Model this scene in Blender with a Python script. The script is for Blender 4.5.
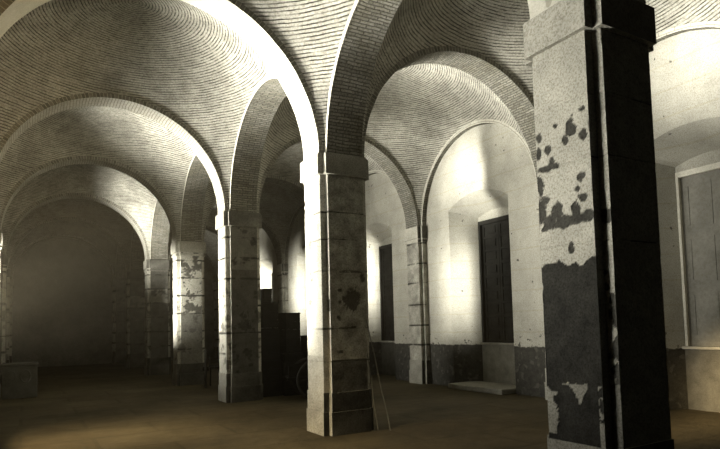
import bpy, math, random
from mathutils import Vector, Matrix, noise

for o in list(bpy.data.objects):
    bpy.data.objects.remove(o)
SC = bpy.context.scene
COL = SC.collection
random.seed(7)
R = math.radians

# ------------------------------------------------------------------ plan of the hall (metres)
Y0, L = 7.787, 4.862          # near side of the second pier's nave pilaster, bay length
HT, HB = 4.193, 3.870         # springing of the arches, underside of the imposts
D, A, S_, W = .554, .091, .087, .604
T = 2 * A + W                 # pier width across the row
SPAN = 4.316                  # clear nave span
XP = 5.194                    # face of the wall pilasters
XW = XP + A + .12             # aisle wall
NEAR, FAR = -2, 5             # first and last pier index


def ypier(k):
    return Y0 + L * k + D / 2


def ybay(b):
    return Y0 + L * b + D + (L - D) / 2


# ------------------------------------------------------------------ camera
def make_camera():
    f, cx, cy = 580.95, 381.73, 287.13
    yaw, pitch, roll = R(31.453), R(3.668), R(-1.599)
    F = Vector((math.sin(yaw) * math.cos(pitch), math.cos(yaw) * math.cos(pitch), math.sin(pitch)))
    Rt = Vector((math.cos(yaw), -math.sin(yaw), 0))
    U = Rt.cross(F)
    R2 = Rt * math.cos(roll) + U * math.sin(roll)
    U2 = -Rt * math.sin(roll) + U * math.cos(roll)
    cam = bpy.data.cameras.new('camera')
    cam.sensor_width = 36
    cam.lens = f / 720 * 36
    cam.shift_x = (360 - cx) / 720
    cam.shift_y = (cy - 224.5) / 720
    cam.clip_start = .05
    o = bpy.data.objects.new('camera', cam)
    M = Matrix((R2, U2, -F)).transposed().to_4x4()
    M.translation = Vector((-3.722, 0, 1.6))
    o.matrix_world = M
    COL.objects.link(o)
    SC.camera = o


make_camera()

# ------------------------------------------------------------------ world, light, exposure
world = bpy.data.worlds.new('world')
SC.world = world
world.use_nodes = True
world.node_tree.nodes['Background'].inputs[0].default_value = (1.0, .93, .74, 1)
world.node_tree.nodes['Background'].inputs[1].default_value = .04

# thin warm haze added to lift the darks and brown the left edge
vol = world.node_tree.nodes.new('ShaderNodeVolumeScatter')
vol.inputs['Color'].default_value = (1, .86, .58, 1)
vol.inputs['Density'].default_value = .0011
vol.inputs['Anisotropy'].default_value = .2
world.node_tree.links.new(vol.outputs[0], world.node_tree.nodes['World Output'].inputs['Volume'])


def area(name, loc, aim, sx, sy, power, col=(1, .975, .89), spread=180):
    l = bpy.data.lights.new(name, 'AREA')
    l.shape = 'RECTANGLE'
    l.size, l.size_y, l.energy, l.color = sx, sy, power, col
    l.spread = R(spread)
    o = bpy.data.objects.new(name, l)
    o.location = loc
    o.rotation_euler = (Vector(aim) - Vector(loc)).to_track_quat('-Z', 'Y').to_euler()
    COL.objects.link(o)
    return o


# daylight of the open court, coming in through the left arcade bay by bay
for b_, yo, e_ in ((-1, -1.8, 72), (0, -2.0, 165), (1, -1.8, 200)):
    area('court_daylight', (-6.4, ybay(b_) + 1.3, 1.7), (0, ybay(b_) + yo, 2.9), 2.0, 1.8, e_, spread=56)
# low lamps added to throw light up onto the vaults from the court
for b_, yo, e_ in ((-1, -.2, 62), (0, -1.2, 290), (1, -1.2, 190)):
    area('added_court_uplight', (-6.2, ybay(b_) + 1.0, .8), (-.2, ybay(b_) + yo, 5.3), 2.4, 1.0, e_, spread=40)


def beam(src, aim, sx, sy, e_, spread, col=(1, .975, .89)):
    area('added_beam', src, aim, sx, sy, e_, col, spread)


# narrow beams added to brighten niches, walls, arches, a pier and the third vault
beam((-6.4, 5.3, 2.2), (5.7, 11.4, 2.6), .4, 2.0, 30, 9)
beam((-6.4, 6.3, 1.8), (5.4, 10.6, 5.2), .3, .6, 36, 13)
beam((-6.4, 10.3, 2.2), (5.7, 16.2, 3.2), .4, 2.0, 46, 10)
beam((-6.4, 14.8, 2.2), (5.7, 20.9, 3.0), .6, 2.0, 75, 13)
beam((-6.3, 14.4, 1.6), (-.7, 21.6, 5.2), .8, .6, 110, 27)
beam((-6.4, 16.4, 2.0), (0, 17.8, 2.6), .4, 2.0, 16, 14)
beam((-6.4, 13.9, 2.6), (5.7, 26.2, 3.8), .5, 1.4, 60, 9)
beam((-6.2, 15.0, .9), (-.9, 15.4, 6.6), .7, .5, 60, 30)
beam((-6.4, 5.2, 2.6), (5.4, 4.9, 6.0), .6, .4, 32, 15)
beam((-2.2, -1.0, 2.4), (-4.3, 12, 5.2), .6, .6, 10, 26, (1, .70, .34))  # unseen warm lamp added behind the camera to brown the left side
# unseen warm lamps added to tint the floor and lower right wall brown
beam((-6.4, 6.6, 4.2), (-1.0, 6.8, 0), 1.6, .8, 34, 36, (1, .80, .50))
beam((-6.4, 9.8, 4.2), (-2.4, 9.8, 0), 2.0, .8, 46, 40, (1, .80, .50))
beam((-6.4, 9.2, 3.9), (-4.0, 9.6, 0), .8, .5, 8, 30, (1, .70, .36))
beam((-6.4, 5.0, 3.2), (5.2, 4.8, .4), .4, .4, 30, 12, (1, .76, .42))

vs = SC.view_settings
vs.view_transform = 'Standard'
vs.look = 'None'
vs.exposure = 0.0
vs.gamma = 1.0
vs.use_curve_mapping = False
SC.cycles.max_bounces = 8
SC.cycles.diffuse_bounces = 2
SC.cycles.use_denoising = True


# ------------------------------------------------------------------ materials
class NT:
    def __init__(self, name, rough=.9):
        self.m = bpy.data.materials.new(name)
        self.m.use_nodes = True
        self.t = self.m.node_tree
        self.b = self.t.nodes['Principled BSDF']
        self.b.inputs['Roughness'].default_value = rough
        self.b.inputs['Specular IOR Level'].default_value = .15

    def n(self, typ, **kw):
        nd = self.t.nodes.new(typ)
        for k, v in kw.items():
            setattr(nd, k, v)
        return nd

    def l(self, a, b):
        self.t.links.new(a, b)

    def coord(self, kind='Object', scale=(1, 1, 1)):
        c = self.n('ShaderNodeTexCoord')
        m = self.n('ShaderNodeMapping')
        m.inputs['Scale'].default_value = scale
        self.l(c.outputs[kind], m.inputs[0])
        return m.outputs[0]

    def world(self, scale=(1, 1, 1)):
        c = self.n('ShaderNodeNewGeometry')
        m = self.n('ShaderNodeMapping')
        m.inputs['Scale'].default_value = scale
        self.l(c.outputs['Position'], m.inputs[0])
        return m.outputs[0]

    def noise(self, vec, scale, detail=5, rough=.6):
        n = self.n('ShaderNodeTexNoise')
        n.inputs['Scale'].default_value = scale
        n.inputs['Detail'].default_value = detail
        n.inputs['Roughness'].default_value = rough
        self.l(vec, n.inputs['Vector'])
        return n.outputs['Fac']

    def ramp(self, fac, stops):
        r = self.n('ShaderNodeValToRGB')
        e = r.color_ramp.elements
        e[0].position, e[0].color = stops[0][0], (*stops[0][1], 1)
        e[1].position, e[1].color = stops[1][0], (*stops[1][1], 1)
        for p, c in stops[2:]:
            x = e.new(p)
            x.color = (*c, 1)
        self.l(fac, r.inputs[0])
        return r.outputs[0]

    def mix(self, fac, a, b, mode='MIX'):
        m = self.n('ShaderNodeMix', data_type='RGBA', blend_type=mode)
        if isinstance(fac, (int, float)):
            m.inputs[0].default_value = fac
        else:
            self.l(fac, m.inputs[0])
        for s, v in ((m.inputs[6], a), (m.inputs[7], b)):
            if isinstance(v, tuple):
                s.default_value = (*v, 1)
            else:
                self.l(v, s)
        return m.outputs[2]

    def math(self, op, a, b=None, clamp=False):
        m = self.n('ShaderNodeMath', operation=op, use_clamp=clamp)
        for s, v in ((m.inputs[0], a), (m.inputs[1], b)):
            if v is None:
                continue
            if isinstance(v, (int, float)):
                s.default_value = v
            else:
                self.l(v, s)
        return m.outputs[0]

    def out(self, col, height=None, dist=.01, strength=1.0):
        if isinstance(col, tuple):
            self.b.inputs['Base Color'].default_value = (*col, 1)
        else:
            self.l(col, self.b.inputs['Base Color'])
        if height is not None:
            bp = self.n('ShaderNodeBump')
            bp.inputs['Distance'].default_value = dist
            bp.inputs['Strength'].default_value = strength
            self.l(height, bp.inputs['Height'])
            self.l(bp.outputs[0], self.b.inputs['Normal'])
        return self.m


def g(v, w=1.0):
    """a warm grey of the faded print"""
    return (v, v * (.965 * w + (1 - w)), v * (.82 * w + (1 - w)))


def mat_pier():
    q = NT('lime_plaster_over_stone')
    p = q.world()
    n1, n2 = q.noise(p, 3, 8, .65), q.noise(p, 55, 3, .7)
    base = q.ramp(n1, [(.3, g(.46)), (.62, g(.64))])
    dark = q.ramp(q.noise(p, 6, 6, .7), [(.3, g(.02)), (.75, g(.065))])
    at = q.n('ShaderNodeAttribute', attribute_name='wear_shade')
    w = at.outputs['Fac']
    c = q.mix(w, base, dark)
    sp = q.ramp(n2, [(.34, g(.42)), (.56, g(1.0, 0))])
    c = q.mix(.8, c, sp, 'MULTIPLY')
    h = q.math('SUBTRACT', q.math('ADD', q.math('MULTIPLY', n2, .35), q.math('MULTIPLY', n1, .5)), q.math('MULTIPLY', w, .6))
    return q.out(c, h, .015)


def brick(name, pale, vary, mortar, bw=.28, rh=.07, ms=.012, rough_amt=.5, speck=.5):
    q = NT(name)
    uv = q.coord('UV')
    p = q.world()
    wob = q.noise(p, 2.2, 3)
    ad = q.n('ShaderNodeVectorMath', operation='ADD')
    cmb = q.n('ShaderNodeCombineXYZ')
    q.l(q.math('MULTIPLY', wob, .05), cmb.inputs[1])
    q.l(uv, ad.inputs[0])
    q.l(cmb.outputs[0], ad.inputs[1])
    b = q.n('ShaderNodeTexBrick')
    b.inputs['Scale'].default_value = 1
    b.inputs['Brick Width'].default_value = bw
    b.inputs['Row Height'].default_value = rh
    b.inputs['Mortar Size'].default_value = ms
    b.inputs['Mortar Smooth'].default_value = .4
    b.inputs['Color1'].default_value = (*g(pale), 1)
    b.inputs['Color2'].default_value = (*g(vary), 1)
    b.inputs['Mortar'].default_value = (*g(mortar), 1)
    q.l(ad.outputs[0], b.inputs['Vector'])
    n1, n2 = q.noise(p, 1.6, 6, .65), q.noise(p, 38, 3, .7)
    patch = q.ramp(n1, [(.35, g(.62)), (.6, g(1.0, 0))])
    c = q.mix(rough_amt, b.outputs['Color'], patch, 'MULTIPLY')
    sp = q.ramp(n2, [(.32, g(.45)), (.56, g(1.0, 0))])
    c = q.mix(speck, c, sp, 'MULTIPLY')
    h = q.math('ADD', q.math('MULTIPLY', b.outputs['Fac'], -1.0), q.math('MULTIPLY', n2, .6))
    return q.out(c, h, .012)


def mat_vault():
    q = NT('pale_vault_brick_rings')
    uv = q.coord('UV')
    p = q.world()
    sx = q.n('ShaderNodeSeparateXYZ')
    q.l(uv, sx.inputs[0])
    wob = q.math('MULTIPLY', q.noise(p, 1.5, 4), .06)
    v = q.math('FRACT', q.math('DIVIDE', q.math('ADD', sx.outputs[1], wob), .054))
    d = q.math('ABSOLUTE', q.math('SUBTRACT', v, .5))
    line = q.math('MULTIPLY', q.math('SUBTRACT', d, .30), 8, clamp=True)
    st = q.n('ShaderNodeMapping')
    st.inputs['Scale'].default_value = (3.2, 13, 1)
    q.l(uv, st.inputs[0])
    brk = q.ramp(q.noise(st.outputs[0], 1.0, 3, .7), [(.36, g(0, 0)), (.56, g(1, 0))])
    brk = q.math('ADD', q.math('MULTIPLY', brk, .8), .2)
    n1, n2 = q.noise(p, 1.1, 8, .7), q.noise(p, 30, 4, .75)
    base = q.ramp(n1, [(.34, g(.28)), (.60, g(.52))])
    c = q.mix(q.math('MULTIPLY', line, brk), base, g(.05))
    c = q.mix(.75, c, q.ramp(n2, [(.34, g(.4)), (.56, g(1, 0))]), 'MULTIPLY')
    h = q.math('SUBTRACT', q.math('MULTIPLY', n2, .5), q.math('MULTIPLY', line, brk))
    return q.out(c, h, .012)


def mat_arch_plaster():
    q = NT('pale_arch_plaster')
    p = q.world()
    n1, n2 = q.noise(p, 2, 8, .7), q.noise(p, 50, 3, .7)
    c = q.ramp(n1, [(.3, g(.52)), (.6, g(.66))])
    c = q.mix(.4, c, q.ramp(n2, [(.3, g(.6)), (.55, g(1., 0))]), 'MULTIPLY')
    sp = q.ramp(q.noise(p, 5, 2, .5), [(.27, g(.45)), (.31, g(1., 0))])
    c = q.mix(.6, c, sp, 'MULTIPLY')
    return q.out(c, q.math('ADD', n1, n2), .006)


def mat_wall(dado=1.03, pale=(.34, .48)):
    q = NT('whitewashed_wall_with_dark_dado')
    p = q.world()
    sx = q.n('ShaderNodeSeparateXYZ')
    q.l(p, sx.inputs[0])
    n1, n2, n3 = q.noise(p, 1.3, 7, .6), q.noise(p, 60, 3, .7), q.noise(p, 9, 5, .7)
    base = q.ramp(n1, [(.3, g(pale[0])), (.65, g(pale[1]))])
    # courses showing faintly through the whitewash
    wv = q.n('ShaderNodeTexWave', wave_type='BANDS', bands_direction='Z', wave_profile='SIN')
    wv.inputs['Scale'].default_value = .7
    wv.inputs['Distortion'].default_value = .6
    q.l(p, wv.inputs['Vector'])
    line = q.ramp(wv.outputs['Fac'], [(0, g(.86)), (.02, g(1., 0))])
    base = q.mix(.5, base, line, 'MULTIPLY')
    low = q.ramp(n3, [(.3, g(.035)), (.75, g(.08))])
    zz = q.math('ADD', sx.outputs[2], q.math('MULTIPLY', q.math('SUBTRACT', n3, .5), .10))
    m = q.math('MULTIPLY', q.math('SUBTRACT', zz, dado), 60, clamp=True)
    c = q.mix(m, low, base)
    # flaked holes just above the dado
    lowz = q.math('SUBTRACT', 1.0, q.math('MULTIPLY', q.math('SUBTRACT', sx.outputs[2], dado), 2.2), clamp=True)
    hole = q.math('MULTIPLY', q.math('SUBTRACT', q.math('ADD', q.noise(p, 7, 3, .5), q.math('MULTIPLY', lowz, .10)), .70), 30, clamp=True)
    c = q.mix(hole, c, g(.10))
    c = q.mix(.7, c, q.ramp(n2, [(.34, g(.5)), (.56, g(1., 0))]), 'MULTIPLY')
    return q.out(c, q.math('ADD', n1, q.math('MULTIPLY', n2, .4)), .012)


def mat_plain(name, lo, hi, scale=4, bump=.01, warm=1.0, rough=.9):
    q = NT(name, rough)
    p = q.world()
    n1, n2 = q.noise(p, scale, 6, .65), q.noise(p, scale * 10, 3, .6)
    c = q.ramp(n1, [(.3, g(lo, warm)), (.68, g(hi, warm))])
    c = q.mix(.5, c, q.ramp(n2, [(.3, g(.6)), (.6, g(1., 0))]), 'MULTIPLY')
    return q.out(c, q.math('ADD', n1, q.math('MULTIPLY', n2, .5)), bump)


def mat_floor():
    q = NT('worn_stone_and_earth_floor', .85)
    p = q.world()
    n1, n2, n3 = q.noise(p, .55, 6, .6), q.noise(p, 22, 4, .7), q.noise(p, 4, 5, .65)
    c = q.ramp(n1, [(.35, (.06, .049, .028)), (.68, (.115, .094, .054))])
    c = q.mix(.6, c, q.ramp(n3, [(.35, (.6, .57, .5)), (.65, (1, 1, 1))]), 'MULTIPLY')
    b = q.n('ShaderNodeTexBrick')
    b.offset = .5
    b.inputs['Scale'].default_value = 1
    b.inputs['Brick Width'].default_value = 1.9
    b.inputs['Row Height'].default_value = 1.1
    b.inputs['Mortar Size'].default_value = .03
    b.inputs['Color1'].default_value = (1, 1, 1, 1)
    b.inputs['Color2'].default_value = (.82, .8, .75, 1)
    b.inputs['Mortar'].default_value = (.62, .6, .55, 1)
    q.l(p, b.inputs['Vector'])
    c = q.mix(.7, c, b.outputs['Color'], 'MULTIPLY')
    c = q.mix(.5, c, q.ramp(n2, [(.3, (.6, .58, .5)), (.6, (1, 1, 1))]), 'MULTIPLY')
    h = q.math('ADD', q.math('MULTIPLY', n3, 1.2), q.math('MULTIPLY', n2, .4))
    return q.out(c, h, .02)


M_PIER = mat_pier()
M_VAULT = mat_vault()
M_RING = brick('weathered_ring_brick', .26, .15, .40, .07, .30, .008, .4, .5)
M_ARC = brick('weathered_arch_brick', .32, .20, .12, .24, .05, .010, .7, 1.0)
M_TRANS = brick('limewashed_arch_brick', .54, .46, .26, .28, .06, .007, .35, .35)
M_PLA = mat_arch_plaster()
M_WALL = mat_wall()
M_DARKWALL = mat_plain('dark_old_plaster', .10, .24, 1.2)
M_FLOOR = mat_floor()
M_SHUT = mat_plain('dark_shutter_wood', .014, .035, 3, .004)
M_DOOR = mat_plain('brown_door_wood', .17, .25, 2, .004)
M_FRAME = mat_plain('pale_lit_frame', .55, .72, 5, .003)  # pale tone stands in for light catching the door frame
M_WOOD = mat_plain('old_dark_timber', .018, .045, 5, .006)
M_POLE = mat_plain('weathered_pole_wood', .10, .20, 6, .004)
M_STONE = mat_plain('grey_stone', .07, .12, 5, .012)
M_SILL = mat_plain('light_sill_stone', .26, .38, 6, .008)
M_PANEL = mat_plain('pale_rubbed_plaster', .20, .34, 4, .01)
M_IRON = mat_plain('rusty_iron', .05, .10, 9, .003)
M_SACK = mat_plain('near_black_wood', .006, .014, 4, .01)  # one even near-black tone for crates and cart parts


# ------------------------------------------------------------------ mesh helpers
class MB:
    def __init__(self):
        self.v, self.f, self.uv, self.mi, self.w = [], [], [], [], None

    def quad(self, pts, uvs=None, mi=0):
        i = len(self.v)
        self.v += [tuple(p) for p in pts]
        self.f.append(tuple(range(i, i + len(pts))))
        self.uv.append(uvs or [(0, 0)] * len(pts))
        self.mi.append(mi)

    def grid(self, P, nu, nv, uvf=None, mi=0, flip=False):
        """P(i, j) -> point; shared vertices"""
        base = len(self.v)
        for j in range(nv + 1):
            for i in range(nu + 1):
                self.v.append(tuple(P(i, j)))
        for j in range(nv):
            for i in range(nu):
                q = [(i, j), (i + 1, j), (i + 1, j + 1), (i, j + 1)]
                if flip:
                    q.reverse()
                self.f.append(tuple(base + b * (nu + 1) + a for a, b in q))
                self.uv.append([uvf(a, b) if uvf else (0, 0) for a, b in q])
                self.mi.append(mi)

    def box(self, lo, hi, mi=0, bev=0, rot=None, org=None):
        x0, y0, z0 = lo
        x1, y1, z1 = hi
        c = [Vector(p) for p in ((x0, y0, z0), (x1, y0, z0), (x1, y1, z0), (x0, y1, z0), (x0, y0, z1), (x1, y0, z1), (x1, y1, z1), (x0, y1, z1))]
        if rot is not None:
            o = Vector(org or (0, 0, 0))
            c = [rot @ (p - o) + o for p in c]
        i = len(self.v)
        self.v += [tuple(p) for p in c]
        for f in ((0, 3, 2, 1), (4, 5, 6, 7), (0, 1, 5, 4), (1, 2, 6, 5), (2, 3, 7, 6), (3, 0, 4, 7)):
            self.f.append(tuple(i + k for k in f))
            self.uv.append([(0, 0)] * 4)
            self.mi.append(mi)

    def tube(self, pts, rad, seg=8, mi=0, closed=False):
        pts = [Vector(p) for p in pts]
        n = len(pts)
        base = len(self.v)
        prev = None
        for k, p in enumerate(pts):
            if closed:
                d = pts[(k + 1) % n] - pts[k - 1]
            else:
                d = pts[min(k + 1, n - 1)] - pts[max(k - 1, 0)]
            d.normalize()
            a = d.cross(Vector((0, 0, 1)))
            if a.length < .05:
                a = d.cross(Vector((1, 0, 0)))
            a.normalize()
            if prev is not None and a.dot(prev) < 0:
                a = -a
            prev = a
            b = d.cross(a)
            r = rad[k] if isinstance(rad, (list, tuple)) else rad
            for s in range(seg):
                t = 2 * math.pi * s / seg
                self.v.append(tuple(p + a * math.cos(t) * r + b * math.sin(t) * r))
        for k in range(n if closed else n - 1):
            for s in range(seg):
                k2 = (k + 1) % n
                self.f.append((base + k * seg + s, base + k * seg + (s + 1) % seg, base + k2 * seg + (s + 1) % seg, base + k2 * seg + s))
                self.uv.append([(0, 0)] * 4)
                self.mi.append(mi)
        if not closed:
            self.f.append(tuple(base + s for s in reversed(range(seg))))
            self.uv.append([(0, 0)] * seg)
            self.mi.append(mi)
            self.f.append(tuple(base + (n - 1) * seg + s for s in range(seg)))
            self.uv.append([(0, 0)] * seg)
            self.mi.append(mi)

    def build(self, name, mats, parent=None, loc=(0, 0, 0), smooth=False, bevel=0):
        me = bpy.data.meshes.new(name)
        me.from_pydata(self.v, [], self.f)
        uvl = me.uv_layers.new(name='UVMap')
        flat = [c for f in self.uv for uv in f for c in uv]
        uvl.data.foreach_set('uv', flat)
        me.polygons.foreach_set('material_index', self.mi)
        if self.w is not None:
            at = me.attributes.new('wear_shade', 'FLOAT', 'POINT')
            at.data.foreach_set('value', self.w)
        for m in (mats if isinstance(mats, (list, tuple)) else [mats]):
            me.materials.append(m)
        if smooth:
            me.polygons.foreach_set('use_smooth', [True] * len(me.polygons))
        me.update()
        o = bpy.data.objects.new(name, me)
        o.location = loc
        if parent:
            o.parent = parent
        COL.objects.link(o)
        if bevel:
            b = o.modifiers.new('bevel', 'BEVEL')
            b.width = bevel
            b.segments = 2
            b.limit_method = 'ANGLE'
        return o


def tag(o, label=None, cat=None, group=None, kind=None):
    if label:
        o['label'] = label
    if cat:
        o['category'] = cat
    if group:
        o['group'] = group
    if kind:
        o['kind'] = kind
    return o


def empty(name, loc, label, cat, group=None, rz=0):
    o = bpy.data.objects.new(name, None)
    o.location = loc
    o.rotation_euler = (0, 0, rz)
    COL.objects.link(o)
    return tag(o, label, cat, group)


# ------------------------------------------------------------------ floor and far walls
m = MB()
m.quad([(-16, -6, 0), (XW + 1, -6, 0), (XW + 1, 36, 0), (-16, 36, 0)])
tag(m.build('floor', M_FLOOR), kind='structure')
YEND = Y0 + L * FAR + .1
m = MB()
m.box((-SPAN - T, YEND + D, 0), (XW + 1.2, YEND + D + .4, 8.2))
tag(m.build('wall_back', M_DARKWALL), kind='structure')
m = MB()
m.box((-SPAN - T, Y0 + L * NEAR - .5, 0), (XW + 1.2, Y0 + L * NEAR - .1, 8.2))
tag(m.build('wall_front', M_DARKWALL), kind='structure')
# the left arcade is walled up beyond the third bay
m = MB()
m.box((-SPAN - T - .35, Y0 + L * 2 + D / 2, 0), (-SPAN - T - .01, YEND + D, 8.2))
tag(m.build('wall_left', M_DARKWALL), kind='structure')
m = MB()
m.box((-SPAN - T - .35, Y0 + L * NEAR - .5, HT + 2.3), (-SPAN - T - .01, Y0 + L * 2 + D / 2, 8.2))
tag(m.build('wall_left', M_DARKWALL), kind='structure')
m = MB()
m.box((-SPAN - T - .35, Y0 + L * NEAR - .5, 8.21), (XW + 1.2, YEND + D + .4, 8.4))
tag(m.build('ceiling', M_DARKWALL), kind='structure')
# unseen low parapet added in the open bays to shade the lower parts
for b in (-1, 0, 1):
    m = MB()
    m.box((-SPAN - T + .2, Y0 + L * b + D + S_, 0), (-SPAN - .3, Y0 + L * (b + 1) - S_, 1.2))
    tag(m.build('wall_left', M_WALL, bevel=.02), kind='structure')


# ------------------------------------------------------------------ brick sail vaults
def vault(name, cx, cy, hx, hy, label):
    r = math.hypot(hx, hy)
    nphi, nth = 160, 40
    ph = []
    cs = math.atan2(hy, hx)
    marks = [-cs, cs, math.pi - cs, math.pi + cs, 2 * math.pi - cs]
    for a, b in zip(marks[:-1], marks[1:]):
        ph += [a + (b - a) * i / (nphi // 4) for i in range(nphi // 4)]
    ph.append(marks[-1])

    def P(i, j):
        a = ph[i]
        rm = min(hx / max(1e-9, abs(math.cos(a))), hy / max(1e-9, abs(math.sin(a))))
        t0 = math.acos(min(1, rm / r))
        t = t0 + (math.pi / 2 - t0) * (j / nth)
        return t, a

    def PP(i, j):
        t, a = P(i, j)
        return (cx + r * math.cos(t) * math.cos(a), cy + r * math.cos(t) * math.sin(a), HT + r * math.sin(t))

    def UV(i, j):
        t, a = P(i, j)
        return (a * r * .62, t * r)
    m = MB()
    m.grid(PP, nphi, nth, UV, flip=True)
    o = m.build(name, M_VAULT, smooth=True)
    tag(o, label, kind='structure')
    return o


ORD = ['behind the camera', 'nearest', 'second', 'third', 'fourth', 'fifth', 'sixth']
for i, b in enumerate(range(NEAR, FAR)):
    vault('ceiling', -SPAN / 2, ybay(b), SPAN / 2 + A, (L - D) / 2, 'domed brick vault over the %s nave bay' % ORD[i])
    vault('ceiling', (T + XP) / 2, ybay(b), (XP - T) / 2 + A, (L - D) / 2, 'domed brick vault over the %s side aisle bay' % ORD[i])


# ------------------------------------------------------------------ arches
def arch(name, c0, c1, r, thick, dep0, dep1, axis, label, group, mats, seed=0, z0=HT, nseg=72, cat='arch'):
    """semicircular arch. axis 'x': spans along X, depth along Y from dep0 to dep1; 'y': the other way round"""
    cx = (c0 + c1) / 2
    nd = 4
    jit = lambda t, q: .007 * noise.noise(Vector((t * 9 + seed * 3.7, q * 3, seed)))

    def pt(t, rad, dep):
        rr = rad + jit(t, dep)
        u, z = cx - rr * math.cos(t), z0 + rr * math.sin(t)
        return (u, dep, z) if axis == 'x' else (dep, u, z)
    m = MB()
    T_ = lambda j: math.pi * j / nseg
    dd = lambda i: dep0 + (dep1 - dep0) * i / nd
    fl = axis == 'x'
    m.grid(lambda i, j: pt(T_(j), r, dd(i)), nd, nseg, lambda i, j: (dd(i), T_(j) * r), 1, flip=not fl)
    for k, dep in enumerate((dep0, dep1)):
        m.grid(lambda i, j: pt(T_(j), r + thick * i / 3, dep), 3, nseg, lambda i, j: (T_(j) * (r + .1), thick * i / 3), 0, flip=(k == 0) != (not fl))
    m.grid(lambda i, j: pt(T_(j), r + thick, dd(i)), nd, nseg, None, 0, flip=fl)
    for j in (0, nseg):
        m.quad([pt(T_(j), r, dep0), pt(T_(j), r, dep1), pt(T_(j), r + thick, dep1), pt(T_(j), r + thick, dep0)])
    o = m.build(name, mats)
    return tag(o, label, cat, group)


PN = {-2: 'pier behind the camera', -1: 'big peeling pier', 0: 'bright middle pier', 1: 'second pier', 2: 'banded third pier', 3: 'dim fourth pier', 4: 'dark fifth pier', 5: 'end wall'}
for k in range(NEAR, FAR + 1):
    y = Y0 + L * k
    mats = [M_RING, M_PLA if k in (0, -1) else M_TRANS]
    arch('nave_arch', -SPAN, 0, SPAN / 2, A + .03, y, y + D, 'x',
         'round brick arch crossing the nave from the ' + PN[k], 'cross arches of the nave', mats, k)
    arch('aisle_arch', T, XP, (XP - T) / 2, A + .03, y, y + D, 'x',
         'round brick arch crossing the side aisle from the ' + PN[k], 'cross arches of the side aisle', [M_RING, M_ARC], k + 20)
for b in range(NEAR, FAR):
    ra = (L - D - 2 * S_) / 2
    lab = 'brick arcade arch from the %s to the %s' % (PN[b], PN[b + 1])
    arch('arcade_arch', ybay(b) - ra, ybay(b) + ra, ra, S_ + .03, A, A + W, 'y', lab, 'arcade arches between nave and aisle', [M_PLA, M_ARC], b + 40)
    arch('wall_arch', ybay(b) - ra, ybay(b) + ra, ra, S_ + .03, XP + A, XW + .05, 'y',
         'shallow blind arch on the aisle wall, just beyond the ' + PN[b], 'blind arches on the aisle wall', [M_TRANS, M_ARC], b + 60)
    arch('arcade_arch', ybay(b) - ra, ybay(b) + ra, ra, S_ + .03, -SPAN - A - W, -SPAN - A, 'y',
         'left side arcade arch opposite the %s' % PN[b], 'arcade arches along the left of the nave', [M_PLA, M_ARC], b + 80)


# ------------------------------------------------------------------ piers
def cross(hx, hy, ax, ay, off=0):
    """cross shaped plan, corners notched by (ax, ay)"""
    x1, x0, y1, y0 = hx + off, hx - ax + off, hy + off, hy - ay + off
    return [(-x1, -y0), (-x0, -y0), (-x0, -y1), (x0, -y1), (x0, -y0), (x1, -y0), (x1, y0), (x0, y0), (x0, y1), (-x0, y1), (-x0, y0), (-x1, y0)]


def prism(poly, z0, z1, m=None, top_in=0):
    m = m or MB()
    n = len(poly)
    for i in range(n):
        a, b = poly[i], poly[(i + 1) % n]
        m.quad([(a[0], a[1], z0), (b[0], b[1], z0), (b[0], b[1], z1), (a[0], a[1], z1)])
    i = len(m.v)
    for z in (z0, z1):
        m.v += [(p[0], p[1], z) for p in poly]
    k = 12
    # caps of the cross: three rectangles
    for base, fl in ((i, True), (i + n, False)):
        for q in ((0, 5, 6, 11), (1, 2, 3, 4), (7, 8, 9, 10)):
            q = tuple(base + t for t in q)
            m.f.append(tuple(reversed(q)) if fl else q)
            m.uv.append([(0, 0)] * 4)
            m.mi.append(0)
    return m


def fbm(p, s):
    return noise.fractal(Vector(p) * s, .6, 2.0, 4)


BIG = [(3.447, 3.149, .028, .043), (3.456, 3.012, .028, .056), (3.351, 3.025, .032, .038), (3.261, 3.209, .019, .021), (3.104, 3.14, .054, .073), (3.159, 3.053, .03, .037), (2.986, 3.051, .04, .035), (2.98, 3.256, .028, .02), (3.358, 2.871, .106, .025), (3.312, 2.91, .027, .042), (3.461, 2.744, .045, .077), (3.456, 2.533, .055, .119), (3.39, 2.606, .049, .034), (3.028, 2.716, .038, .039), (3.06, 2.634, .024, .02), (3.018, 2.558, .043, .028), (3.275, 2.483, .052, .074), (3.094, 2.466, .044, .072), (2.968, 2.419, .055, .039), (3.364, 2.406, .085, .05), (3.237, 2.393, .091, .049), (3.105, 2.395, .087, .04), (2.988, 2.399, .083, .039), (3.421, 2.364, .033, .025), (3.152, 2.169, .025, .048)]
MIDL = [(8.175, 2.855, .05, .077), (8.2, 2.41, .04, .04), (8.127, 2.308, .04, .031), (8.21, 1.961, .06, .046)]
MIDF = [(.456, 1.979, .138, .166), (.348, 2.4, .085, .015), (.537, 2.405, .122, .02), (.639, 2.315, .053, .061), (.257, 2.129, .034, .03), (.229, 1.712, .033, .05), (.376, 1.56, .136, .012), (.479, 1.572, .051, .02), (.252, 1.95, .025, .022), (.249, 1.209, .05, .029)]


def blots(u, z, L_, p):
    best = 0
    n = fbm(p, 14) * .45
    for cu, cz, ru, rz in L_:
        e = math.hypot((u - cu) / ru, (z - cz) / rz)
        if e < 2:
            best = max(best, min(1, max(0, (1.12 + n - e) * 6)))
    return best


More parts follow.
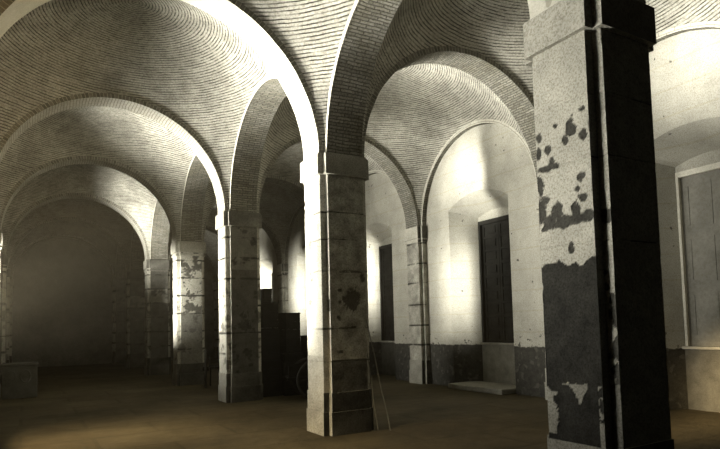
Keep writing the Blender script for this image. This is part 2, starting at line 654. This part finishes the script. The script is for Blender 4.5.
def wear_shade(k, side, x, y, z, jd):  # plaster loss and stains, plus shade painted onto the camera faces
    """x, y, z in the hall; side: 'l' nave face, 'f' camera face, 'o' others; jd distance to nearest course joint"""
    p = (x, y, z)
    w = min(1, 1.5 * max(0, 1 - jd / (.014 if k in (-1, 0) else .03))) * (.3 + max(0, .6 + fbm(p, 2.2)))
    n = fbm(p, 5)
    if k == -1:
        if side == 'l':
            w = blots(y, z, BIG, p) * .95
            top = 2.05 + .07 * noise.noise(Vector((y * 9, 0, 3))) + .03 * n
            if z < top:
                w = 1
                # plaster still clinging low down
                if y > 3.375 + .05 * n and .66 < z < 1.05 + .05 * n and n > -.25:
                    w = .35
                if 1.085 - .11 * max(0, 1 - abs(y - 3.15) / .09) * (1 + n) - .02 < z < 1.09 + .02 * n and 3.06 < y < 3.33 + .02 * n:
                    w = .35
                if y < 2.965 and z < 1.08 and n > -.1:
                    w = .4
            w = max(w, max(0, .25 + fbm(p, 1.7) * .25) * .5)
        elif side == 'n':
            w = .15 + .2 * max(0, n)
            if 2.34 + .03 * n < z < 2.46 + .05 * n or z < 2.03 and fbm(p, 3.1) > -.15:
                w = .9
            if z < 1.1:
                w = .55
        else:
            w = max(w, .75)  # camera side painted dark for its shade
    elif k == 0:
        if side == 'l':
            w = max(w * .5, blots(y, z, MIDL, p) * .7)
            if z < 1.15:
                w = max(w, .22 + .3 * max(0, n))
            w = max(w, .04 + .2 * max(0, fbm(p, 3) - .2))
        elif side == 'f':
            w = max(w * .8, blots(x, z, MIDF, p) * .9, .38 + .3 * fbm(p, 6))
            if z < 1.1:
                w = max(w, .88 + .1 * n)
        else:
            w = max(w, .12 + .3 * max(0, n))
            if side == 'n' and abs(z - 1.9) < .09:
                w = .8
    elif k in (2, 3, 4):
        c = int(z / .52)
        band = noise.noise(Vector((c * 5.3 + k, 1.7, 0)))
        lay = {7: .55, 6: .2, 5: .25, 4: .2, 3: .8}.get(c, .75)
        bl = max(0, min(1, (fbm(p, 4.5) - .12 + (.2 if c in (6, 4) else -.15)) * 7))
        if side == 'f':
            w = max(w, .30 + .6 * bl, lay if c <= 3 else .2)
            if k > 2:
                w = max(w, .85 - .3 * (c == 5))  # far fronts darkened further, shade put into the colour
        else:
            w = max(w, .25 + .7 * bl * .7 if c < 5 else .15)
    elif k == 9:
        w = max(w, .42 + .25 * fbm(p, 4)) if z < HB - .1 else max(w * .6, .12)
    else:
        bl = max(0, min(1, (fbm(p, 4.) - .25) * 5))
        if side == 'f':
            w = max(w, .78 + .2 * bl)  # dark front is painted shade, blots come on top
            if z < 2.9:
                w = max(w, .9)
        else:
            w = max(w, .12 + .6 * bl * (1 if z < 3 else .3))
    return max(0, min(1, w))


def shaft(poly, k, cx, cy, z0, z1, joints, step, name, parent):
    per, sid = [], []
    n = len(poly)
    for i in range(n):
        a, b = Vector(poly[i]), Vector(poly[(i + 1) % n])
        ln = (b - a).length
        c = max(1, round(ln / step))
        d = (b - a).normalized()
        nrm = Vector((d.y, -d.x))
        if nrm.x < -.5:
            s = 'l' if abs(a.x - min(q[0] for q in poly)) < 1e-4 else 'n'
        elif nrm.y < -.5:
            s = 'f' if abs(a.y - min(q[1] for q in poly)) < 1e-4 else 'm'
        else:
            s = 'o'
        pts = [(a.lerp(b, j / c)) for j in range(c + 1)]
        per.append((pts, nrm, s))
    zs = []
    z = z0
    while z < z1 - 1e-6:
        zs.append(z)
        z += step
    zs.append(z1)
    for j in joints:
        if z0 < j < z1:
            zs = [q for q in zs if abs(q - j) > .012]
            zs += [j - .009, j - .003, j + .003, j + .009]
    zs.sort()
    m = MB()
    ws = []
    for pts, nrm, s in per:
        np_, nz = len(pts) - 1, len(zs) - 1

        def P(i, j):
            q, zz = pts[i], zs[j]
            jd = min([abs(zz - t) for t in joints] or [9])
            w = wear_shade(k, s, cx + q.x, cy + q.y, zz, jd)
            dep = .006 if jd < .004 else 0
            edge = min(i, np_ - i)
            rr = .004 * fbm((cx + q.x, cy + q.y, zz), 6)
            if edge == 0:      # both faces must agree on the arris
                w0, dep = w, dep
                rr = .004 * fbm((cx + q.x, cy + q.y, zz), 6)
                ws.append(w0)
                # chipped arrises
                t = fbm((cx + q.x + 5, cy + q.y, zz), 7)
                ch = .010 * max(0, t - .15)
                c_ = Vector((0, 0))
                dirc = q.normalized() * -1
                return (q.x + dirc.x * ch, q.y + dirc.y * ch, zz)
            ws.append(w)
            d_ = -dep + rr - (.004 if w > .6 and k != 1 else 0)
            return (q.x + nrm.x * d_, q.y + nrm.y * d_, zz)
        m.grid(P, np_, nz, lambda i, j: (pts[i].x + pts[i].y, zs[j]))
    m.w = ws
    return m.build(name, M_PIER, parent)


def wear_shade_fill(m, k, cx, cy, low=False):
    front = {-1: .85, 0: .5, 1: .85, 2: .42, 3: .85, 4: .9}.get(k, .6)  # front values paint the shade of camera-facing sides; plinths darker still
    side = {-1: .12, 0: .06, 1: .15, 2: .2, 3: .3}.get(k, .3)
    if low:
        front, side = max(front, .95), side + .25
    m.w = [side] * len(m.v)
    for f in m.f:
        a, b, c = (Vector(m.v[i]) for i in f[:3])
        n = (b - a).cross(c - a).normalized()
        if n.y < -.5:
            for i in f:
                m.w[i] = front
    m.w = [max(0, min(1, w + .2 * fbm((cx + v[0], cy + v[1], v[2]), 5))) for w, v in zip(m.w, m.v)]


def pier(name, k, cx, label, group, fine, wall=False):
    cy = ypier(k)
    root = empty(name, (cx, cy, 0), label, 'pilaster' if wall else 'pier', group)
    if wall:
        hx = (XW + .03 - XP) / 2

        def poly(off):
            x0, x1, x2 = -hx - off, -hx + A - off, hx
            y0, y1 = D / 2 + off, D / 2 + S_ + off
            return [(x0, -y0), (x1, -y0), (x1, -y1), (x2, -y1), (x2, -y1 + .01), (x2 + .001, -y1 + .01), (x2 + .001, y1 - .01), (x2, y1 - .01), (x2, y1), (x1, y1), (x1, y0), (x0, y0)]
    else:
        def poly(off):
            return cross(T / 2, D / 2 + S_, A, S_, off)
    rz = 3.3
    js = {-1: [3.36, 2.86, 2.2], 0: [3.3, 2.89, 2.42, 1.555, 1.07], 1: [3.62, 3.16, 2.7, 2.1, 1.5, 1.05]}.get(k, [3.64, 3.12, 2.6, 2.08, 1.56, 1.04])
    if wall:
        js = [3.75, 3.2, 2.68, 2.1, 1.55, 1.03]
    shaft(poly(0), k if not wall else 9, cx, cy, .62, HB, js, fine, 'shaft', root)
    # plinth of two widening courses
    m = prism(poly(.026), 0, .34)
    wear_shade_fill(m, k, cx, cy, True)
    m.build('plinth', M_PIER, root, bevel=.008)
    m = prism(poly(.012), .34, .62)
    wear_shade_fill(m, k, cx, cy, True)
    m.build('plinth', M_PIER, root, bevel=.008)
    off = .045
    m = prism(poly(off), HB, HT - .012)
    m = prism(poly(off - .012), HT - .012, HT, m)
    wear_shade_fill(m, k, cx, cy)
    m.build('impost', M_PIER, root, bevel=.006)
    if k in (2, 3) or wall:
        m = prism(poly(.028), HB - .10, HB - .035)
        wear_shade_fill(m, k, cx, cy)
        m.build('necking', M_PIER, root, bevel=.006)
    # core masonry between the springing arches
    m = MB()
    if not wall:
        m.box((-W / 2 + .04, -D / 2 + .04, HT), (W / 2 - .04, D / 2 - .04, HT + 1.2))
    else:
        m.box((-hx + A + .04, -D / 2 + .04, HT), (hx - .04, D / 2 - .04, HT + 1.2))
    wear_shade_fill(m, k, cx, cy)
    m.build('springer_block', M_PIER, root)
    return root


LAB = {-1: 'massive square pier at the right with peeling plaster and big dark patches', 0: 'bright plastered stone pier in the middle, one side in full light',
       1: 'second stone pier from the middle, narrow lit side and dark front', 2: 'third stone pier down the row with pale and stained bands',
       3: 'dim fourth pier down the row, beside the dark end arch', 4: 'fifth pier almost lost in the dark end bay', 5: 'last pier against the end wall', -2: 'pier behind the camera'}
for k in range(NEAR, FAR + 1):
    fine = {-1: .012, 0: .016, 1: .022, 2: .025, 3: .035}.get(k, .12)
    pier('stone_pier', k, T / 2, LAB[k], 'piers between nave and aisle', fine)
    pier('stone_pier', k, -SPAN - T / 2, 'left row pier facing the ' + PN[k], 'piers along the left of the nave', .12 if k < 2 else .06)
    pier('wall_pilaster', k, XP + (XW + .03 - XP) / 2, 'coursed stone pilaster on the aisle wall behind the ' + PN[k], 'pilasters on the aisle wall', .03 if k in (1, 3) else .08, wall=True)


# ------------------------------------------------------------------ aisle wall with splayed window niches
NB, NH, ND = 1.07, 4.42, .62        # niche half width, springing height, depth
BH, BT = .66, 4.22                  # half width and top of the niche back


def yniche(b):
    return ybay(b) - (.40 if b == -1 else 0)


def narc(half, z0, rise, n=16):
    """segmental arch curve from +half to -half"""
    r = (half * half + rise * rise) / (2 * rise)
    a = math.asin(half / r)
    return [(r * math.sin(a - 2 * a * i / n), z0 + r * math.cos(a - 2 * a * i / n) - (r - rise)) for i in range(n + 1)]


m = MB()
TOPZ = 8.2
ystart, yend = Y0 + L * NEAR - .5, YEND + D + .4
edges = [ystart]
for b in range(NEAR, FAR):
    yc = yniche(b)
    fr = narc(NB, NH, .30)
    bk = narc(BH, BT, .12)
    X = XW
    m.quad([(X, edges[-1], 0), (X, yc - NB, 0), (X, yc - NB, TOPZ), (X, edges[-1], TOPZ)][::-1])
    edges.append(yc + NB)
    for i in range(16):
        (u0, z0), (u1, z1) = fr[i], fr[i + 1]
        m.quad([(X, yc + u0, z0), (X, yc + u0, TOPZ), (X, yc + u1, TOPZ), (X, yc + u1, z1)])
        (v0, w0), (v1, w1) = bk[i], bk[i + 1]
        m.quad([(X, yc + u0, z0), (X, yc + u1, z1), (X + ND, yc + v1, w1), (X + ND, yc + v0, w0)])
        # back of the niche over the window head
        m.quad([(X + ND, yc + v0, w0), (X + ND, yc + v1, w1), (X + ND, yc + v1, 4.12), (X + ND, yc + v0, 4.12)])
    for s in (1, -1):
        q = [(X, yc + s * NB, 0), (X, yc + s * NB, NH), (X + ND, yc + s * BH, BT), (X + ND, yc + s * BH, 0)]
        m.quad(q if s > 0 else q[::-1])
m.quad([(XW, edges[-1], 0), (XW, yend, 0), (XW, yend, TOPZ), (XW, edges[-1], TOPZ)][::-1])
tag(m.build('wall_right', M_WALL), kind='structure')
# pale masonry filling the lower part of each niche under the window
for b in range(NEAR, FAR):
    m = MB()
    m.box((XW + ND - .02, yniche(b) - BH - .02, 0), (XW + ND + .3, yniche(b) + BH + .02, 1.08))
    tag(m.build('trim_%d' % (b - NEAR + 1), M_PANEL if b == 0 else M_STONE), kind='structure')


def window(n, b, style):
    yc = yniche(b)
    X = XW + ND
    root = bpy.data.objects.new('window_%d' % n, None)
    root.location = (X, yc, 1.08)
    COL.objects.link(root)
    root['kind'] = 'structure'
    h, hw = 4.12 - 1.08, BH
    fw = .07 if style != 'door' else .05
    m = MB()
    m.box((-.02, -hw, 0), (.10, -hw + fw, h))
    m.box((-.02, hw - fw, 0), (.10, hw, h))
    m.box((-.02, -hw + fw, h - .10), (.10, hw - fw, h))
    m.build('window_frame', M_FRAME if style == 'door' else M_SHUT, root, bevel=.006)
    m = MB()
    m.box((-.10, -hw - .02, -.05), (.12, hw + .02, 0))
    m.build('window_sill', M_SILL, root, bevel=.01)
    if style == 'door':
        m = MB()
        m.box((.05, -hw + fw, 0), (.09, hw - fw, h - .10))
        for s in (-1, 1):
            for z in (.15, 1.1, 2.05):
                for (a, c, e, f) in ((s * .30 - .22, z, s * .30 + .22, z + .04), (s * .30 - .22, z + .72, s * .30 + .22, z + .76)):
                    m.box((.042, a, c), (.05, e, f))
                for a in (s * .30 - .22, s * .30 + .18):
                    m.box((.042, a, z + .04), (.05, a + .04, z + .72))
        m.build('shutter', M_DOOR, root)
        return
    for s in (-1, 1):
        m = MB()
        y0, y1 = (-hw + fw, -.004) if s < 0 else (.004, hw - fw)
        m.box((.075, y0, 0), (.095, y1, h - .10))
        # stiles, rails and raised panels
        st = .07
        m.box((.05, y0, 0), (.075, y0 + st, h - .10))
        m.box((.05, y1 - st, 0), (.075, y1, h - .10))
        rows = 9 if style == 'panel' else 18
        rh = (h - .10) / rows
        for r_ in range(rows + 1):
            z = min(max(0, r_ * rh - .03), h - .16)
            m.box((.05, y0 + st, z), (.075, y1 - st, z + (.06 if style == 'panel' else .045)))
        if style == 'panel':
            for r_ in range(rows):
                z = r_ * rh
                m.box((.052, y0 + st + .05, z + .09), (.076, y1 - st - .05, z + rh - .06))
        m.build('shutter', M_SHUT, root, bevel=.004)


for n, b in enumerate(range(NEAR + 1, FAR)):
    window(n + 1, b, {-1: 'door', 0: 'panel', 1: 'slat'}.get(b, 'panel'))

# ------------------------------------------------------------------ loose things
# stone step in the niche of the second window
m = MB()
m.box((-.45, -.95, 0), (.45, .95, .12))
o = m.build('stone_step', M_SILL, loc=(XW + .1, ybay(0) - .05, 0), bevel=.02)
tag(o, 'low pale stone step on the floor under the panelled shutters', 'step')

# carved stone block by the left row
root = empty('stone_block', (-3.86, 17.6, 0), 'large stone block with carved front standing by the far left pier', 'block')
m = MB()
m.box((-.38, -.3, 0), (.38, .3, .80))
m.build('body', M_STONE, root, bevel=.02)
m = MB()
m.box((-.40, -.32, .80), (.40, .32, .88))
m.build('top_slab', M_STONE, root, bevel=.02)
for cx in (-.2, .12):
    m = MB()
    m.tube([(cx + .11 * math.cos(t * math.pi / 8), -.31, .55 + .15 * math.sin(t * math.pi / 8)) for t in range(16)], .018, 6, closed=True)
    m.build('carved_ring', M_STONE, root)


def box_part(name, lo, hi, mat, root, bevel=.01):
    m = MB()
    m.box(lo, hi)
    return m.build(name, mat, root, bevel=bevel)


def crate(loc, sx, sy, sz, rz, label):
    root = empty('wooden_crate', loc, label, 'crate', 'crates piled in the dark side aisle', rz)
    m = MB()
    n = max(2, int(sz / .16))
    h = sz / n
    for i in range(n):
        z0, z1 = i * h + .0015, (i + 1) * h - .0015
        m.box((-sx / 2, -sy / 2, z0), (sx / 2, -sy / 2 + .02, z1))
        m.box((-sx / 2, sy / 2 - .02, z0), (sx / 2, sy / 2, z1))
        m.box((-sx / 2, -sy / 2 + .02, z0), (-sx / 2 + .02, sy / 2 - .02, z1))
        m.box((sx / 2 - .02, -sy / 2 + .02, z0), (sx / 2, sy / 2 - .02, z1))
    m.build('side_boards', M_SACK, root)
    for a in (-1, 1):
        for c in (-1, 1):
            x, y = a * (sx / 2 - .045), c * (sy / 2 - .045)
            box_part('corner_post', (x - .025, y - .025, 0), (x + .025, y + .025, sz), M_SACK, root, .003)
    box_part('lid', (-sx / 2 - .01, -sy / 2 - .01, sz), (sx / 2 + .01, sy / 2 + .01, sz + .03), M_SACK, root, .004)
    return root


CR = [((1.16, 13.2, 0), .46, .46, .80, .05, 'black crate on the floor right beside the second pier, lowest of the tall stack'),
      ((1.16, 13.2, .835), .44, .44, .72, -.1, 'black crate in the middle of the tall stack beside the second pier'),
      ((1.13, 13.2, 1.59), .40, .42, .58, .12, 'black crate just below the peak of the tall stack'),
      ((1.08, 13.18, 2.205), .22, .26, .28, .3, 'small black crate at the very peak of the pile'),
      ((1.66, 13.05, 0), .46, .5, .95, -.04, 'black crate on the floor under the middle step of the pile'),
      ((1.63, 13.05, .985), .38, .42, .92, .08, 'black crate forming the middle step of the pile'),
      ((2.14, 12.9, 0), .44, .5, .80, .06, 'black crate on the floor under the lowest step of the pile'),
      ((2.12, 12.9, .835), .36, .42, .52, -.08, 'black crate forming the lowest right step of the pile')]
for c in CR:
    crate(*c)


# ------------------------------------------------------------------ hand cart wheels glimpsed in the dark
def wheel(name, loc, r, rz, tilt, parent=None):
    root = bpy.data.objects.new(name, None)
    root.location = loc
    root.rotation_euler = (tilt, 0, rz)
    COL.objects.link(root)
    if parent:
        root.parent = parent
    m = MB()
    n = 32
    m.tube([(r * math.cos(2 * math.pi * i / n), 0, r * math.sin(2 * math.pi * i / n)) for i in range(n)], .028, 8, closed=True)
    m.build('rim', M_WOOD, root)
    m = MB()
    m.tube([(0, -.08, 0), (0, .08, 0)], .055, 12)
    m.build('hub', M_SACK, root)
    for i in range(10):
        a = 2 * math.pi * i / 10
        m = MB()
        m.tube([(.04 * math.cos(a), 0, .04 * math.sin(a)), ((r - .01) * math.cos(a), 0, (r - .01) * math.sin(a))], .014, 6)
        m.build('spoke', M_SACK, root)
    return root


def cart(loc, rz, label, r=.42):
    root = empty('hand_cart', loc, label, 'cart', None, rz)
    for s in (-1, 1):
        w = wheel('wheel', (0, s * .42, r + .028), r, 0, 0, root)
    m = MB()
    m.tube([(0, -.46, r + .028), (0, .46, r + .028)], .02, 8)
    m.build('axle', M_IRON, root)
    m = MB()
    for i in range(5):
        m.box((-.6, -.32 + i * .13, r + .07), (.6, -.20 + i * .13, r + .095))
    m.build('bed', M_SACK, root)
    for s in (-1, 1):
        m = MB()
        m.tube([(-.62, s * .3, r + .055), (.6, s * .3, r + .055), (1.15, s * .27, r + .02)], .024, 8)
        m.build('shaft', M_SACK, root)
        m = MB()
        m.box((-.6, s * .32 - .012, r + .10), (.6, s * .32 + .012, r + .34))
        m.build('side_board', M_SACK, root, bevel=.004)
    m = MB()
    m.tube([(.62, .3, 0), (.6, .29, r + .05)], .02, 8)
    m.build('prop', M_SACK, root)
    return root


cart((1.72, 11.95, 0), R(-12), 'old wooden hand cart in the dark just left of the bright middle pier')
cart((.85, 16.0, 0), R(75), 'old wooden hand cart in the gap between the second and third piers', r=.5)

# poles leaning against the aisle side of the middle pier
for i, (a, b, rr, lab) in enumerate((((.92, 7.45, .02), (.735, 7.78, 1.72), .009, 'thin wooden pole leaning on the middle pier, the nearer and longer one'),
                                     ((.80, 7.62, .02), (.73, 7.80, 1.40), .008, 'thin wooden pole leaning on the middle pier, the shorter upright one'))):
    m = MB()
    a_, b_ = Vector(a), Vector(b)
    m.tube([a_.lerp(b_, t / 6) + Vector((.006 * math.sin(t * 2 + i), 0, 0)) for t in range(7)], [rr * (1.15 - .06 * t) for t in range(7)], 8)
    tag(m.build('wooden_pole', M_POLE), lab, 'pole', 'poles leaning on the middle pier')
